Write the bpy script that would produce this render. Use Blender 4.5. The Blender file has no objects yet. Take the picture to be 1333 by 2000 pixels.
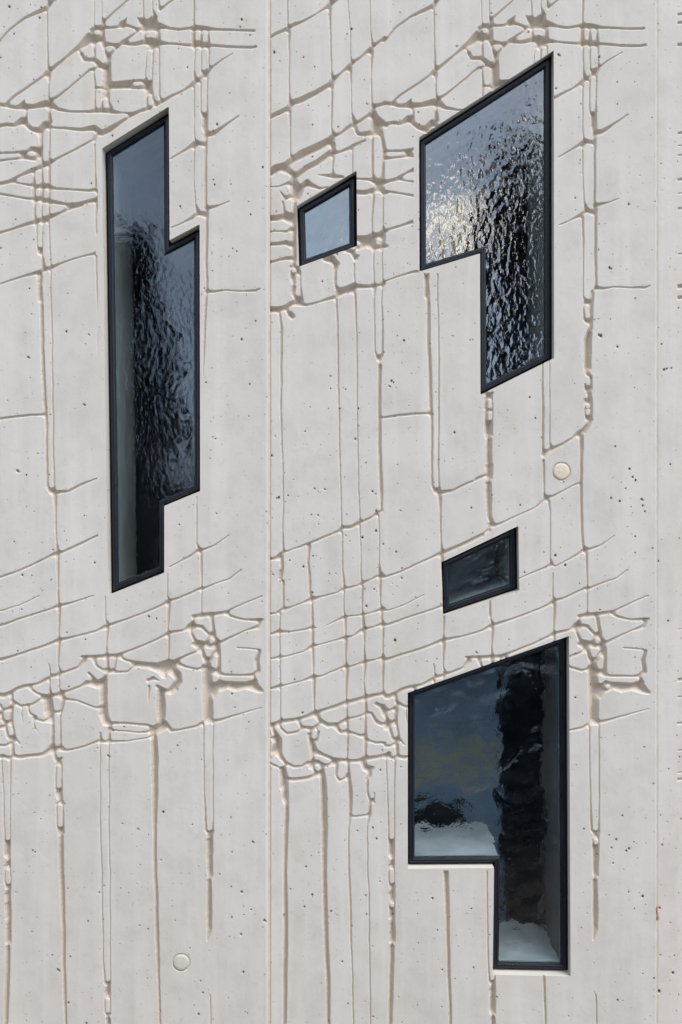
import bpy, bmesh, math, random
import numpy as np
random.seed(7)
rng = np.random.default_rng(11)
S = 0.003            # metres per photo pixel on the facade plane
DIST = 7.0
CX, CY = 666.5, 1000.0
HOR = 950.0
C = bpy.context.scene.collection
R = math.radians

LC = """
95,-20,2 95,5,3 94,16,4 93,25,2 94,90,1.8 95,135,3 96,147,5 97,165,2 97,190,2.5 100,200,4
97,215,3 98,235,5 98,250,2.5 98,300,2 98,325,3 98,360,3 98,400,2.5 97,440,2 98,480,2 100,530,2 100,560 103,660 105,830,2.2 105,860 107,950,2.4 108,966,5 109,980,4 110,1000,2.5 112,1060,2 114,1078,4 115,1150,2 116,1178,3 117,1185,4 116,1240,2 117,1250,4 115,1300,2 120,1312,3
-5,88,3 0,84,2.5 20,60,2.5 50,38,3 80,24,4.5 95,16,4 103,5,3 118,-3,3 140,-18,3
185,-10,1.5 185,50,1.5 187,57,3
200,-10,1.5 200,35,1.5 203,45,5 204,60,3
206,42,3 225,25,2.5 258,-3,2
280,-10,2 281,35,2 284,50,5
298,-10,1.5 299,20,1.5 303,32,4 304,50,6
310,-8,2 312,20,3
313,22,3 330,8,2.5 348,-3,2
380,-10,2.5 380,50,2.5 380,60,4
178,60,2 188,57,5 200,55,4 215,56,3 230,55,3 242,50,4 255,54,3 270,60,3 285,58,6 300,55,8 313,53,6 330,57,3 350,60,3 372,57,3 380,56,5 395,57,5 420,60,3 470,62,2.5 497,62,3
240,51,7 249,37,1
270,38,2 278,45,7 285,52,8 304,36,5
180,66,3 205,88,5 225,90,3 240,88,3 265,88,4 280,85,5 295,82,7 303,88,9 315,86,5 330,87,2.5 370,90,3 380,90,5 392,88,6 405,92,5 415,91,3 450,94,3 490,95,3 500,93,3
-5,205,4 12,207,3 30,190,3 60,170,3 85,152,3 93,145,5 105,135,4 130,115,3 155,95,5 168,85,8 178,75,9 186,82,7
0,206,4 30,212,4 45,211,6 70,210,5 90,205,7 100,205,7 115,215,4 140,220,2.5 175,220,3 190,218,5 205,218,5 218,220,5 240,222,2 262,222,2.5 280,217,4 295,212,4
46,208,7 50,197,1
100,198,4 115,190,3 140,170,2.5 165,148,2.5 178,137,3 188,135,3
160,108,4 165,118,4 180,118,4 190,122,5 198,130,6 207,132,5
185,85,3 186,118,3
201,65,6 203,88,5 206,100,3 212,115,6 211,125,4
213,112,4 225,100,3 240,85,4 250,78,3 265,68,2.5 272,62,2
213,125,5 214,160,5 213,180,3 213,200,3 218,212,4 220,220,5
185,142,2 187,170,3 186,195,2 187,215,3
187,173,2 200,173,3
202,135,2 203,155,2 205,172,4 203,185,3 201,200,2 200,215,4
218,165,4 240,162,3 275,159,3 288,162,4 293,168,5
218,174,3 245,173,3 275,173,4 290,175,4
290,95,2 287,110,1.5 285,150,2 290,165,4 288,178,3 288,205,3 293,214,4
299,95,3 299,130,2 298,170,2 301,195,3 306,205,5
311,95,2 312,150,2 313,190,2.5 318,200,3
283,60,3 283,80,3
309,58,4 310,85,5
306,207,4 318,200,4 340,188,3 360,178,2.5 375,168,4 385,158,5 393,155,3 402,142,4 410,137,3 430,122,2 455,107,1.5
379,60,4 379,90,5 381,100,2 381,140,2 383,155,4 380,170,2 380,250,1.5 382,275,2 385,283,5 380,295,2 379,350,1.5 382,400,2 387,415,5
394,65,2 394,85,4 394,100,2 394,140,2 400,148,4 393,158,2 393,220,2 400,233,5 398,250,4 403,262,5
408,65,2 408,88,4 409,110,2 409,130,2 411,137,3 406,150,2 405,200,2 404,235,3 402,265,5 403,290,3 402,400,3 404,408,5 404,430,3.5 404,500,3.5 405,560,3 404,572,4
405,265,6 418,262,5 440,247,3 465,229,2 467,228,1.5
333,313,2 355,300,2.5 375,288,4 385,280,5 395,284,4 402,287,3
402,408,4 410,407,4 430,402,2 448,395,1.5
335,446,2 355,438,2 375,428,4 385,420,4 390,418,5 397,424,3
404,570,4 420,571,3 440,568,2 470,570,2 500,569,3 508,565,2
-5,250,4 5,247,4 15,245,4 30,247,4 45,238,7 52,245,5 65,255,5 80,258,7 90,245,6 100,240,4
96,250,2 110,252,2.5 130,252,3 160,255,4 185,252,6 200,262,6 215,255,6 235,242,4 255,230,3 270,222,3
53,215,3 54,240,3
80,260,6 81,275,4 82,290,3
-5,302,2.5 0,301,3 30,300,3 55,297,3 63,293,5 72,295,6 75,305,4 68,312,5 55,310,4 30,312,2.5 0,316,3 -5,318
83,285,3 83,310,3 86,325,5
98,285,2 98,312,3 101,318,4
-5,362,3 5,360,4 20,357,4 40,345,3 62,335,5 75,330,4 85,325,5 100,318,5 110,313,3 140,298,2.5 165,285,2.5 183,275,2.5 185,275,4 190,265,4
20,357,3 40,360,2 60,363,3 72,366,4 85,365,5 98,367,5 110,370,3 140,372,2.5 175,374,3 187,372,4 198,380,5 203,395,4
68,330,3 67,345,2 67,360,4 68,388,4 70,400,3 69,420,3 72,435,4 73,450,2 74,480,1.5 78,495,4
83,330,2 84,365,4 83,388,4 84,400,2 83,425,2 88,430,4 84,450,2 84,500,2 86,525,5
-5,378,3 0,380,3 30,385,2.5 60,390,3 75,390,5 98,395,5 130,400,3 155,400,4 175,395,4 190,392,5 198,388,6
-5,458,3 0,457,3 30,447,3 60,437,4 70,436,4 85,430,5 100,425,5 120,417,3 140,407,4 160,402,4
187,285,2 187,340,2 188,365,3
190,402,3 188,430,2 190,470,2 192,490,3 189,500,2 190,560,2 195,630,2 192,670,1.5 197,760,1.5 200,840,1.5 200,855,2
-5,557,2 0,556,2 40,543,2.5 75,533,4 90,528,4 103,523,4 120,516,2.5 160,503,2 185,497,3 190,492,3
-5,488,3 5,486,2
75,540,2 76,550,2 80,586,5
83,535,2 83,552,2 75,551,2
82,552,2 83,580,3 83,600,4 84,680,4 87,740,4 90,800,4 92,830,3 93,900,3 94,950,3 100,962,4 108,965,5 118,962,4 135,960,3 160,947,3 190,935,2
-5,820,3 20,816,3 60,812,3 80,811,2.5 88,812,4
-5,1130,2.5 5,1127,3 30,1118,2.5 70,1100,2.5 100,1086,3 112,1082,5 125,1078,3 160,1062,3 193,1046,2.5
-5,1194,2 10,1192,2 40,1182,1.5 78,1163,1.5
-5,1223,3 10,1220,3 50,1205,2.5 100,1189,2.5 118,1183,4 140,1178,2.5 185,1163,1.5
207,1165,1.5 208,1210,2 212,1220,4 209,1260,2 210,1278,3
-5,1290,3 5,1288,4 30,1280,3 60,1270,3 90,1260,3 117,1250,4 150,1243,2.5 190,1232,2.5 208,1223,4 250,1209,2.5 300,1190,2.5 320,1181,3 330,1174,4 350,1168,2.5 388,1150,3
395,1150,3 420,1140,2 450,1130,2 472,1113,2
385,970,1.5 385,1060,2 390,1073,4 393,1080,3 394,1145,2 394,1200,2
332,1107,2 350,1098,2 378,1083,3 388,1075,4 400,1073,3 420,1065,2 447,1046,1.5
328,1120,1.5 328,1165,2 331,1172,4 329,1230,2 331,1240,3 329,1290,2 332,1293,4
160,1283,3 185,1283,4 210,1282,4 230,1280,4 250,1272,3 290,1257,2.5 320,1243,3 332,1237,4 360,1231,2.5 372,1223,6 378,1215,4
118,1315,4 130,1312,3 155,1303,3 165,1290,5
378,1204,4 395,1202,5 408,1200,4 430,1198,4 445,1195,3 460,1187,2.5 490,1173,2 511,1164,2
442,1199,3 455,1205,3 480,1211,2.5 505,1211,4 513,1210,3
513,1210,2 503,1225,4 480,1232,2 450,1245,3 430,1255,4 420,1245,4 415,1215,4 412,1200,5
372,1232,3 382,1252,4 405,1256,4 410,1240,3 395,1224,4 384,1222,4 372,1232,3
378,1258,4 395,1268,4 400,1285,5 412,1288,4 422,1270,4 420,1258,4
396,1258,5 412,1262,4 422,1256,4
402,1290,4 405,1300,4 418,1310,5 428,1315,5 430,1270,3 428,1255,3
428,1315,4 440,1318,3 480,1319,2.5 495,1318,4 505,1310,5 502,1290,5 508,1270,3 500,1267,2 465,1264,2
495,1318,4 500,1335,4 513,1350,3
500,1330,4 480,1335,4 440,1333,4 430,1330,4
432,1346,3 445,1341,3 460,1347,3 480,1343,3 505,1348,5 512,1350,3
425,1335,5 425,1348,4 420,1360,2
396,1300,2 397,1350,1.8 399,1412,3
408,1295,5 409,1330,7 410,1400,6.5
335,1427,4 350,1426,2.5 385,1418,3 400,1410,4 418,1408,4 440,1403,3 480,1391,2 512,1382,1.5
345,1290,4 365,1280,3 390,1271,3
350,1297,4 365,1303,3 385,1308,3 395,1305,3
235,1283,3 250,1290,3 285,1295,3 310,1297,4 330,1293,6 345,1295,5
185,1290,4 190,1300,3 205,1310,3 215,1313,3 250,1312,2.5 262,1302,3 270,1300,3 290,1302,3 310,1310,4 322,1320,5
210,1282,4 212,1312,4
228,1283,3 224,1310,3
262,1302,3 258,1294,3
320,1312,7 335,1308,8 347,1318,8 350,1330,7 340,1345,7 332,1350,5
290,1328,4 300,1324,4 310,1328,2
292,1340,3 291,1370,1
308,1340,4 320,1345,3 335,1352,4 345,1345,5
315,1350,7 316,1380,9 316,1400,8 316,1412,6
325,1410,3 335,1425,4
215,1412,4 240,1412,3 290,1416,3 300,1422,5 313,1415,5
305,1430,5 325,1421,4
215,1425,3 240,1427,2 270,1430,2 298,1428,3
200,1448,3 215,1448,3 250,1447,2 290,1440,2 300,1436,4
-5,1357,5 10,1358,5 25,1352,4 35,1345,4 50,1340,4 75,1335,3 95,1325,4 103,1320,3
60,1345,3 75,1355,3 95,1360,4 110,1357,4 122,1358,5 130,1366,3 150,1368,2.5 170,1375,2.5 190,1382,2.5 198,1380,3 197,1395,3 208,1412,5
25,1352,3 25,1368,4 42,1378,3 65,1375,3 85,1363,3
0,1375,3 10,1386,3 25,1380,4 27,1375,3
5,1390,3 7,1405,4 15,1412,4 22,1410,4 25,1385,4
25,1385,3 25,1410,3 30,1440,3 40,1452,2
-5,1420,4 12,1420,4 18,1440,3 25,1447,3 15,1455,3 0,1455,3
-5,1478,3 8,1475,4 20,1480,4 27,1475,4 40,1478,4 65,1475,4 85,1473,4 100,1465,6 105,1455,5
25,1447,4 27,1470,4
45,1380,1 44,1395,2 46,1412,1
55,1378,2 60,1393,3 70,1398,3 75,1405,3 85,1408,3 97,1407,4
65,1398,2 69,1420,2 65,1430,1
70,1420,1 78,1432,1
92,1365,6 93,1390,6 97,1402,5
97,1295,1.5 99,1313,2 99,1340,2 100,1355,4 102,1375,4 104,1390,4 105,1400,3 105,1450,4 108,1460,4 115,1463,4
117,1325,2 118,1345,2 122,1353,4 125,1370,4 121,1388,4 119,1400,2 120,1455,3 125,1463,4
104,1390,3 120,1391,3
102,1320,4 117,1318,4 118,1310,3
98,1300,2 99,1313,2 103,1320,3
120,1352,4 135,1350,3 160,1340,3 172,1333,5 178,1335,4 190,1337,6 205,1328,6 208,1318,3
203,1345,7 203,1370,6 205,1385,5
175,1315,3 190,1330,4
207,1330,4 209,1380,3 210,1400,4 215,1410,4
198,1395,3 205,1412,4
197,1430,2 198,1445,4 208,1449,3 215,1445,4 214,1425,3 218,1420,3
120,1463,4 135,1465,3 165,1458,2.5 190,1448,3 198,1446,3
5,1485,2 8,1550,1.8 10,1620,2 12,1670,3 18,1676,3 21,1670,2.5
22,1485,2.5 21,1560,1.8 21,1670,2 22,1740,1.5 22,1840,2
16,1685,4 16,1692,4
11,1690,2 11,1720,2 15,1733,3 21,1733,3
12,1745,2 14,1762,2 21,1762,2
16,1741,3.5 17,1743,3.5
12,1765,2 14,1793,3 20,1795,3
16,1800,3.5 17,1801,3.5
13,1805,2 14,1840,3 18,1843,3 21,1840,2
17,1850,5 16,1900,5 14,1960,5 13,2010,4 12,2100,4
105,1463,4 112,1483,4 118,1487,3 122,1480,3
112,1490,2 110,1520,2 112,1550,2 118,1562,3 122,1560,3 122,1490,2
122,1560,2 130,1570,1
118,1566,4 120,1568,3
112,1568,2 113,1610,2 118,1627,4 125,1625,3 124,1570,2
121,1632,5 120,1680,5.5 123,1750,5 125,1820,4 126,1880,4 129,1960,3.5 130,2010,3 131,2100,3
197,1450,2 197,1600,2 200,1700,2 201,1780,2 203,1880,2 206,1918,2.5 210,1924,3 214,1922,3
214,1450,1.8 214,1600,1.8 216,1750,1.8 216,1922,2 216,1980,2
210,1930,4 211,1932,4
206,1935,2 208,1945,3 214,1946,3
206,1950,2 206,1975,2 211,1984,3 215,1980,2
212,1990,5 213,2010,5 213,2100,5
302,1440,6 303,1480,7 303,1560,6 303,1630,4 304,1700,4 307,1770,4 309,1850,4 311,1920,3 314,2010,2.5 315,2100,2.5
398,1415,2 400,1550,2 403,1620,3 408,1626,4 415,1622,3
417,1415,2 417,1600,2 416,1625,3
409,1632,4 410,1634,4
405,1640,2.5 406,1700,2 409,1714,3 415,1710,2 416,1630,2
409,1720,5 410,1780,6 410,1815,5 406,1835,2
408,1937,1 412,1945,2 412,2010,2 412,2100,2
"""
LO = """
404,575,3 402,620,3 399,680,2.5 397,735,1
206,296,2 206,298,2
"""
RO = """
525,2,2 535,-3,2 550,-12,2
520,78,4 540,67,3.5 562,56,4 575,48,4 590,43,3 620,27,2 635,17,3 645,10,5 655,3,4 665,-3,3 690,-20,3
561,-10,2 562,45,2 564,55,4 565,100,2 566,180,2 567,200,4 566,215,4 567,250,2 568,300,2 572,312,5
646,-5,3 645,15,4 645,60,2 648,140,2 650,155,4 649,170,3 648,250,2 652,263,4 649,272,5
680,-10,1.5 683,50,1.5 685,110,1.5 687,120,3 684,135,4 686,170,1.5 687,220,1.5 692,238,5
723,-10,1.5 724,60,1.5 727,88,3 726,100,4 725,150,1.5 727,200,2 730,208,5
520,233,5 545,222,5 562,213,5 575,200,6 590,195,6 620,180,5.5 645,165,5 652,155,5 665,145,3 680,132,4 690,122,4 705,112,3 722,97,4 730,90,4 745,78,3 752,72,3
520,342,8 540,330,8 560,322,6 572,313,7 590,302,8 620,288,8 645,275,7 652,265,5 665,262,3 680,250,4 692,242,4 705,235,3 717,227,3
652,300,4 665,297,3 685,289,4 690,285,4 705,278,3 712,275,3
575,347,6 600,328,6 620,318,6 633,308,6 645,300,6 652,296,5 650,282,6
555,332,7 565,335,6 575,342,6 572,352,6 585,370,6
526,365,2 545,365,2 562,358,3 570,365,5 572,385,5
580,385,7 590,365,6 600,358,7 608,362,5 625,368,3 640,366,2
620,342,1 635,343,3 652,345,5 670,346,3
652,300,3 650,330,2 651,345,4
689,290,2 689,340,2
548,375,2 558,388,4 570,382,5
553,395,3 555,412,3 565,418,3 575,425,4
572,350,5 575,400,5 575,430,5 575,460,5 575,500,5 573,520,4
526,427,6 540,427,6 553,423,6 565,432,5
526,453,2 545,452,2 562,453,3 570,445,3
526,478,4 545,477,4 560,475,5 575,485,4
526,513,3 545,508,3 560,505,4 572,505,4
526,330,2 527,600,2 527,1350,1
567,520,2 570,545,3 574,552,4 577,540,2 580,528,3
582,523,4 587,530,2 588,560,2 590,590,4
572,558,2 570,570,2 573,575,4 578,560,2
577,580,4 582,590,4
526,605,6 545,605,6 558,601,5 570,593,5 585,594,5 600,596,3 625,589,2.5 650,582,4 660,578,4 675,573,3 692,569,4
560,612,2 567,614,6 570,618,6
728,215,4 727,280,3 728,340,3 732,350,5 740,365,7 728,375,4 729,385,3 727,450,2 730,465,5 730,480,5 730,495,2 730,550,2 732,560,4 731,580,2 732,685,2 737,700,3 740,702,5 746,695,3 747,600,2
749,290,3 748,345,4 740,360,5 748,372,5 748,385,2 749,440,2 750,455,5 747,480,5 747,490,2 747,545,2 749,555,4 746,565,2 746,620,2
750,296,5 765,295,2
750,308,4 765,308,2
697,350,2.5 720,351,3 735,356,6 745,358,6 760,354,4
697,376,5 715,377,5 730,372,5 745,372,5 755,377,4
745,455,4 757,452,3
697,466,6 715,466,6 732,461,6 748,460,5
700,484,5 715,480,4 730,484,5 745,484,5 757,482,2
692,240,5 700,240,3 715,230,3 725,222,4 730,215,4 735,230,6 745,238,6 755,245,5
730,208,5 740,206,4 755,202,4
700,262,4 715,262,5 730,260,6 745,262,5 740,245,4
692,242,4 697,258,4
730,225,5 728,250,5
745,262,4 750,290,5
652,510,4 655,530,4 655,555,3 660,566,5
635,507,5 648,507,8 658,515,6 655,525,5
675,489,4 688,492,5 695,505,5 700,500,3
692,515,2 693,550,2 694,558,4 693,566,4
660,566,4 675,562,3 690,557,4 700,560,5 720,560,4 732,558,4 742,556,3 750,553,4
690,570,4 693,575,3
546,614,3 550,640,3 549,800,2.5 552,900,2 553,1040,2 554,1078,3
657,570,3 658,600,2.5 661,700,2.2 663,850,2.2 666,970,2 667,1030,2 669,1033,3
694,575,3 697,650,2 698,800,2 700,900,1.8 703,1010,2 705,1018,4
742,715,4 741,760,4 741,830,4 743,900,4 745,960,4 747,998,2.5
948,770,3 955,772,4 962,768,3
947,778,2 947,798,3 952,803,4 960,800,2
961,770,2 962,800,2 962,850,2
947,806,2 947,845,2 952,854,4 960,850,2
956,860,6 955,890,6 955,905,6 960,908,3 961,935,2 953,935,4 949,910,2
954,945,6 955,975,6 956,1010,5 962,1024,5
930,935,2.5 943,930,2.5 950,926,2
1059,705,2 1060,800,3 1061,880,3 1063,888,5
1073,700,1.5 1074,800,1.5 1074,865,2 1078,876,4
1062,888,5 1070,882,4 1080,877,4 1100,868,3 1120,855,3 1130,847,5 1140,842,6 1148,832,5 1155,820,4
1139,425,3 1140,500,2 1140,580,2 1145,587,4 1140,600,2 1141,625,3 1147,630,4 1152,620,2 1153,590,3
1158,570,4 1155,600,4 1154,640,4 1150,650,5 1143,665,3 1142,720,2 1146,727,4
1154,650,3 1153,720,3
1148,730,5 1155,735,3 1155,760,3 1146,760,5 1143,750,2
1150,768,6 1154,780,4 1155,818,3
1142,780,2 1143,810,2 1147,818,4 1155,815,3
1135,850,5 1136,900,3.5 1136,940,3.5 1137,1040,3 1140,1068,3 1145,1072,4
1062,900,3 1063,960,2 1065,975,4
1066,973,5 1080,970,3 1100,960,2 1120,948,2 1132,943,2
955,1025,3 965,1027,4 980,1022,2.5 1010,1007,2 1045,992,2 1060,980,3 1066,975,4
864,1083,3 870,1077,3 900,1063,2 945,1042,2 955,1037,4 957,1028,4
1072,980,3 1075,1000,2 1075,1090,2 1078,1102,4
1015,1131,2 1040,1120,2 1070,1108,3 1078,1103,4
956,1165,2 956,1205,2
553,1079,3 570,1073,2 600,1063,3 620,1055,3 650,1043,2.5 663,1038,4 668,1031,4 685,1030,4 700,1022,4 710,1018,3 730,1009,3 738,1002,4 744,1000,3
526,1092,3 540,1090,4 548,1083,4 553,1079,4
550,1088,4 551,1110,4 549,1130,3
546,1115,2 547,1130,4 552,1135,3
554,1135,3 554,1185,2.5
526,1200,3 540,1199,2 550,1192,3 556,1190,4 570,1186,2 590,1178,2 605,1173,4 610,1171,5 625,1167,2.5 660,1158,2 672,1150,3 680,1149,3 700,1143,2 708,1139,4 725,1132,2 740,1125,3 747,1122,4
604,1067,4 603,1085,3 602,1100,3 605,1120,3 606,1160,3 609,1168,4
668,1040,2 670,1110,2 673,1148,3 672,1160,2 672,1195,2 674,1205,3 675,1240,2 676,1245,4 675,1290,2 678,1303,4 676,1370,2 678,1374,5
703,1025,2 705,1080,1.5 706,1130,2 708,1138,3 707,1190,2 709,1200,3 710,1230,4 712,1260,1.5 713,1295,4 711,1330,1.5 714,1360,3 716,1363,5
741,1005,2 741,1100,2 743,1120,4 743,1180,2 746,1188,3 745,1210,3 748,1215,3 748,1275,2 749,1283,4 748,1350,2 750,1352,3
526,1240,2.5 545,1234,4 570,1234,2 600,1229,2.5 612,1225,3 620,1227,1
548,1195,2 546,1230,2 547,1285,2 548,1340,2 548,1400,2 551,1410,5
610,1175,2 611,1220,3 611,1260,3 612,1315,2 613,1322,4 614,1385,2 617,1392,5
636,1223,1 655,1214,2 670,1207,3 690,1203,2 708,1201,2 725,1197,2 740,1192,3 749,1189,4
526,1288,2 545,1284,3 560,1282,2 595,1272,2 610,1262,4 625,1259,2 660,1250,2 675,1246,4 690,1243,2 708,1231,4 730,1225,2 748,1219,4
526,1346,3 545,1341,4 560,1337,2 590,1330,2 610,1323,4 630,1320,2 655,1310,2.5 672,1303,3 680,1304,3 700,1297,2 712,1294,4 735,1288,2 750,1285,4
526,1417,5 540,1415,5 551,1410,5 575,1406,4 600,1400,4 615,1394,6 630,1388,4 655,1380,4 672,1374,4 680,1372,5 700,1367,4 715,1363,5 735,1358,4 750,1356,4
530,1420,3 538,1433,5 545,1445,6 545,1470,6 550,1480,5 558,1490,4 575,1498,3 590,1497,3 600,1490,3 610,1490,4
548,1422,3 560,1433,3 580,1430,3 595,1422,2
583,1410,3 590,1421,4 612,1423,4 620,1418,4
620,1400,5 625,1408,5 640,1417,5 660,1415,4 675,1407,4 680,1405,3 700,1400,2.5 715,1395,3 722,1393,3
607,1430,3 606,1440,3 611,1451,4 618,1448,3 622,1430,3
612,1455,4 616,1470,6 630,1475,4 650,1483,4 680,1487,4 700,1487,4 715,1482,5 735,1480,4 752,1476,4 760,1472,4
655,1420,4 665,1430,4 678,1430,4 690,1433,3 700,1437,3 712,1440,4 720,1447,3 735,1452,3 745,1451,3 752,1452,3
677,1380,2 678,1405,3 679,1430,3 679,1480,2 680,1487,4
714,1370,3 715,1390,4 714,1400,2 714,1440,4 714,1475,3
725,1393,3 735,1410,4 745,1415,4 752,1414,3
735,1375,4 745,1380,5 750,1395,4 760,1408,3
528,1440,2 538,1450,3 530,1470,2
528,1483,3 535,1475,3
528,1492,3 540,1497,3
602,1435,3 610,1480,4 612,1490,4 605,1500,3
610,1497,3 618,1510,3 625,1517,3 627,1522,2
555,1500,4 560,1520,4 572,1523,4 600,1520,4 620,1514,4 610,1500,3
620,1490,5 635,1496,4 655,1492,3 665,1487,3
628,1497,4 630,1510,5 632,1540,7 633,1600,7 634,1700,5 636,1800,5 640,1900,5 643,2010,4 645,2100,4
658,1490,4 657,1515,3 663,1525,3 675,1520,3 680,1510,3
680,1490,3 682,1520,4 685,1550,5 684,1590,4 683,1595,3 700,1594,2.5 718,1592,3
708,1490,5 715,1500,7 722,1502,6 727,1500,4
722,1502,5 722,1515,4 717,1522,3 718,1550,3 723,1565,3 722,1590,4 718,1610,2 718,1700,2 721,1740,2 722,1850,2 724,2010,2 725,2100,2
731,1550,2 732,1570,1
684,1595,4 681,1615,2 682,1700,2.5 685,1800,2.5 688,1900,2 691,2010,2 692,2100,2
550,1502,5 552,1520,3 553,1560,3 556,1567,3 560,1560,2
561,1525,3 560,1600,5 557,1700,4 558,1780,5 558,1850,5 557,1900,5 556,2010,4 555,2100,4
547,1500,2 548,1540,2
"""

def W(px, py, d=0.0):
    if 30 < d < 61: d -= 15
    return ((px - CX) * S, d * S, (2000 - py) * S)

# ------------------------------------------------------------------ helpers
def tag(o, label=None, cat=None, group=None, kind=None):
    if label: o['label'] = label
    if cat: o['category'] = cat
    if group: o['group'] = group
    if kind: o['kind'] = kind
    return o

def link(name, verts, faces, mat, parent=None, smooth=False, origin=None):
    me = bpy.data.meshes.new(name)
    me.from_pydata([tuple(v) for v in verts], [], faces)
    me.materials.append(mat)
    if smooth:
        me.polygons.foreach_set('use_smooth', [True] * len(me.polygons))
    me.update()
    o = bpy.data.objects.new(name, me)
    C.objects.link(o)
    if parent: o.parent = parent
    return o

class MB:
    def __init__(s): s.v = []; s.f = []
    def quad(s, a, b, c, d):
        n = len(s.v); s.v += [a, b, c, d]; s.f.append((n, n+1, n+2, n+3))
    def box(s, x0, x1, y0, y1, z0, z1):
        n = len(s.v)
        s.v += [(x, y, z) for x in (x0, x1) for y in (y0, y1) for z in (z0, z1)]
        s.f += [tuple(n + i for i in q) for q in ((0,1,3,2),(4,6,7,5),(0,4,5,1),(2,3,7,6),(0,2,6,4),(1,5,7,3))]

def nt(name):
    m = bpy.data.materials.new(name); m.use_nodes = True
    t = m.node_tree; t.nodes.clear()
    out = t.nodes.new('ShaderNodeOutputMaterial')
    return m, t, out

def N(t, kind, **kw):
    n = t.nodes.new('ShaderNode' + kind)
    for k, v in kw.items():
        if k.startswith('i_'): n.inputs[k[2:].replace('_', ' ')].default_value = v
        else: setattr(n, k, v)
    return n

def math_(t, op, a, b=None, c=None, clamp=False):
    n = N(t, 'Math', operation=op); n.use_clamp = clamp
    for i, v in enumerate((a, b, c)):
        if v is None: continue
        if isinstance(v, (int, float)): n.inputs[i].default_value = v
        else: t.links.new(v, n.inputs[i])
    return n.outputs[0]

def mixc(t, fac, a, b, blend='MIX'):
    n = N(t, 'Mix', data_type='RGBA', blend_type=blend)
    for sock, v in ((n.inputs[0], fac), (n.inputs[6], a), (n.inputs[7], b)):
        if isinstance(v, (int, float)): sock.default_value = v
        elif isinstance(v, tuple): sock.default_value = v if len(v) == 4 else (*v, 1)
        else: t.links.new(v, sock)
    return n.outputs[2]

def noise(t, vec, scale, detail=3, rough=0.55, dist=0.0):
    n = N(t, 'TexNoise'); n.inputs['Scale'].default_value = scale
    n.inputs['Detail'].default_value = detail; n.inputs['Roughness'].default_value = rough
    n.inputs['Distortion'].default_value = dist
    t.links.new(vec, n.inputs['Vector']); return n.outputs['Fac']

def ramp(t, fac, a, b, va=0.0, vb=1.0):
    n = N(t, 'MapRange'); n.clamp = True
    t.links.new(fac, n.inputs[0])
    for i, v in enumerate((a, b, va, vb)): n.inputs[i + 1].default_value = v
    return n.outputs[0]

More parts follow.
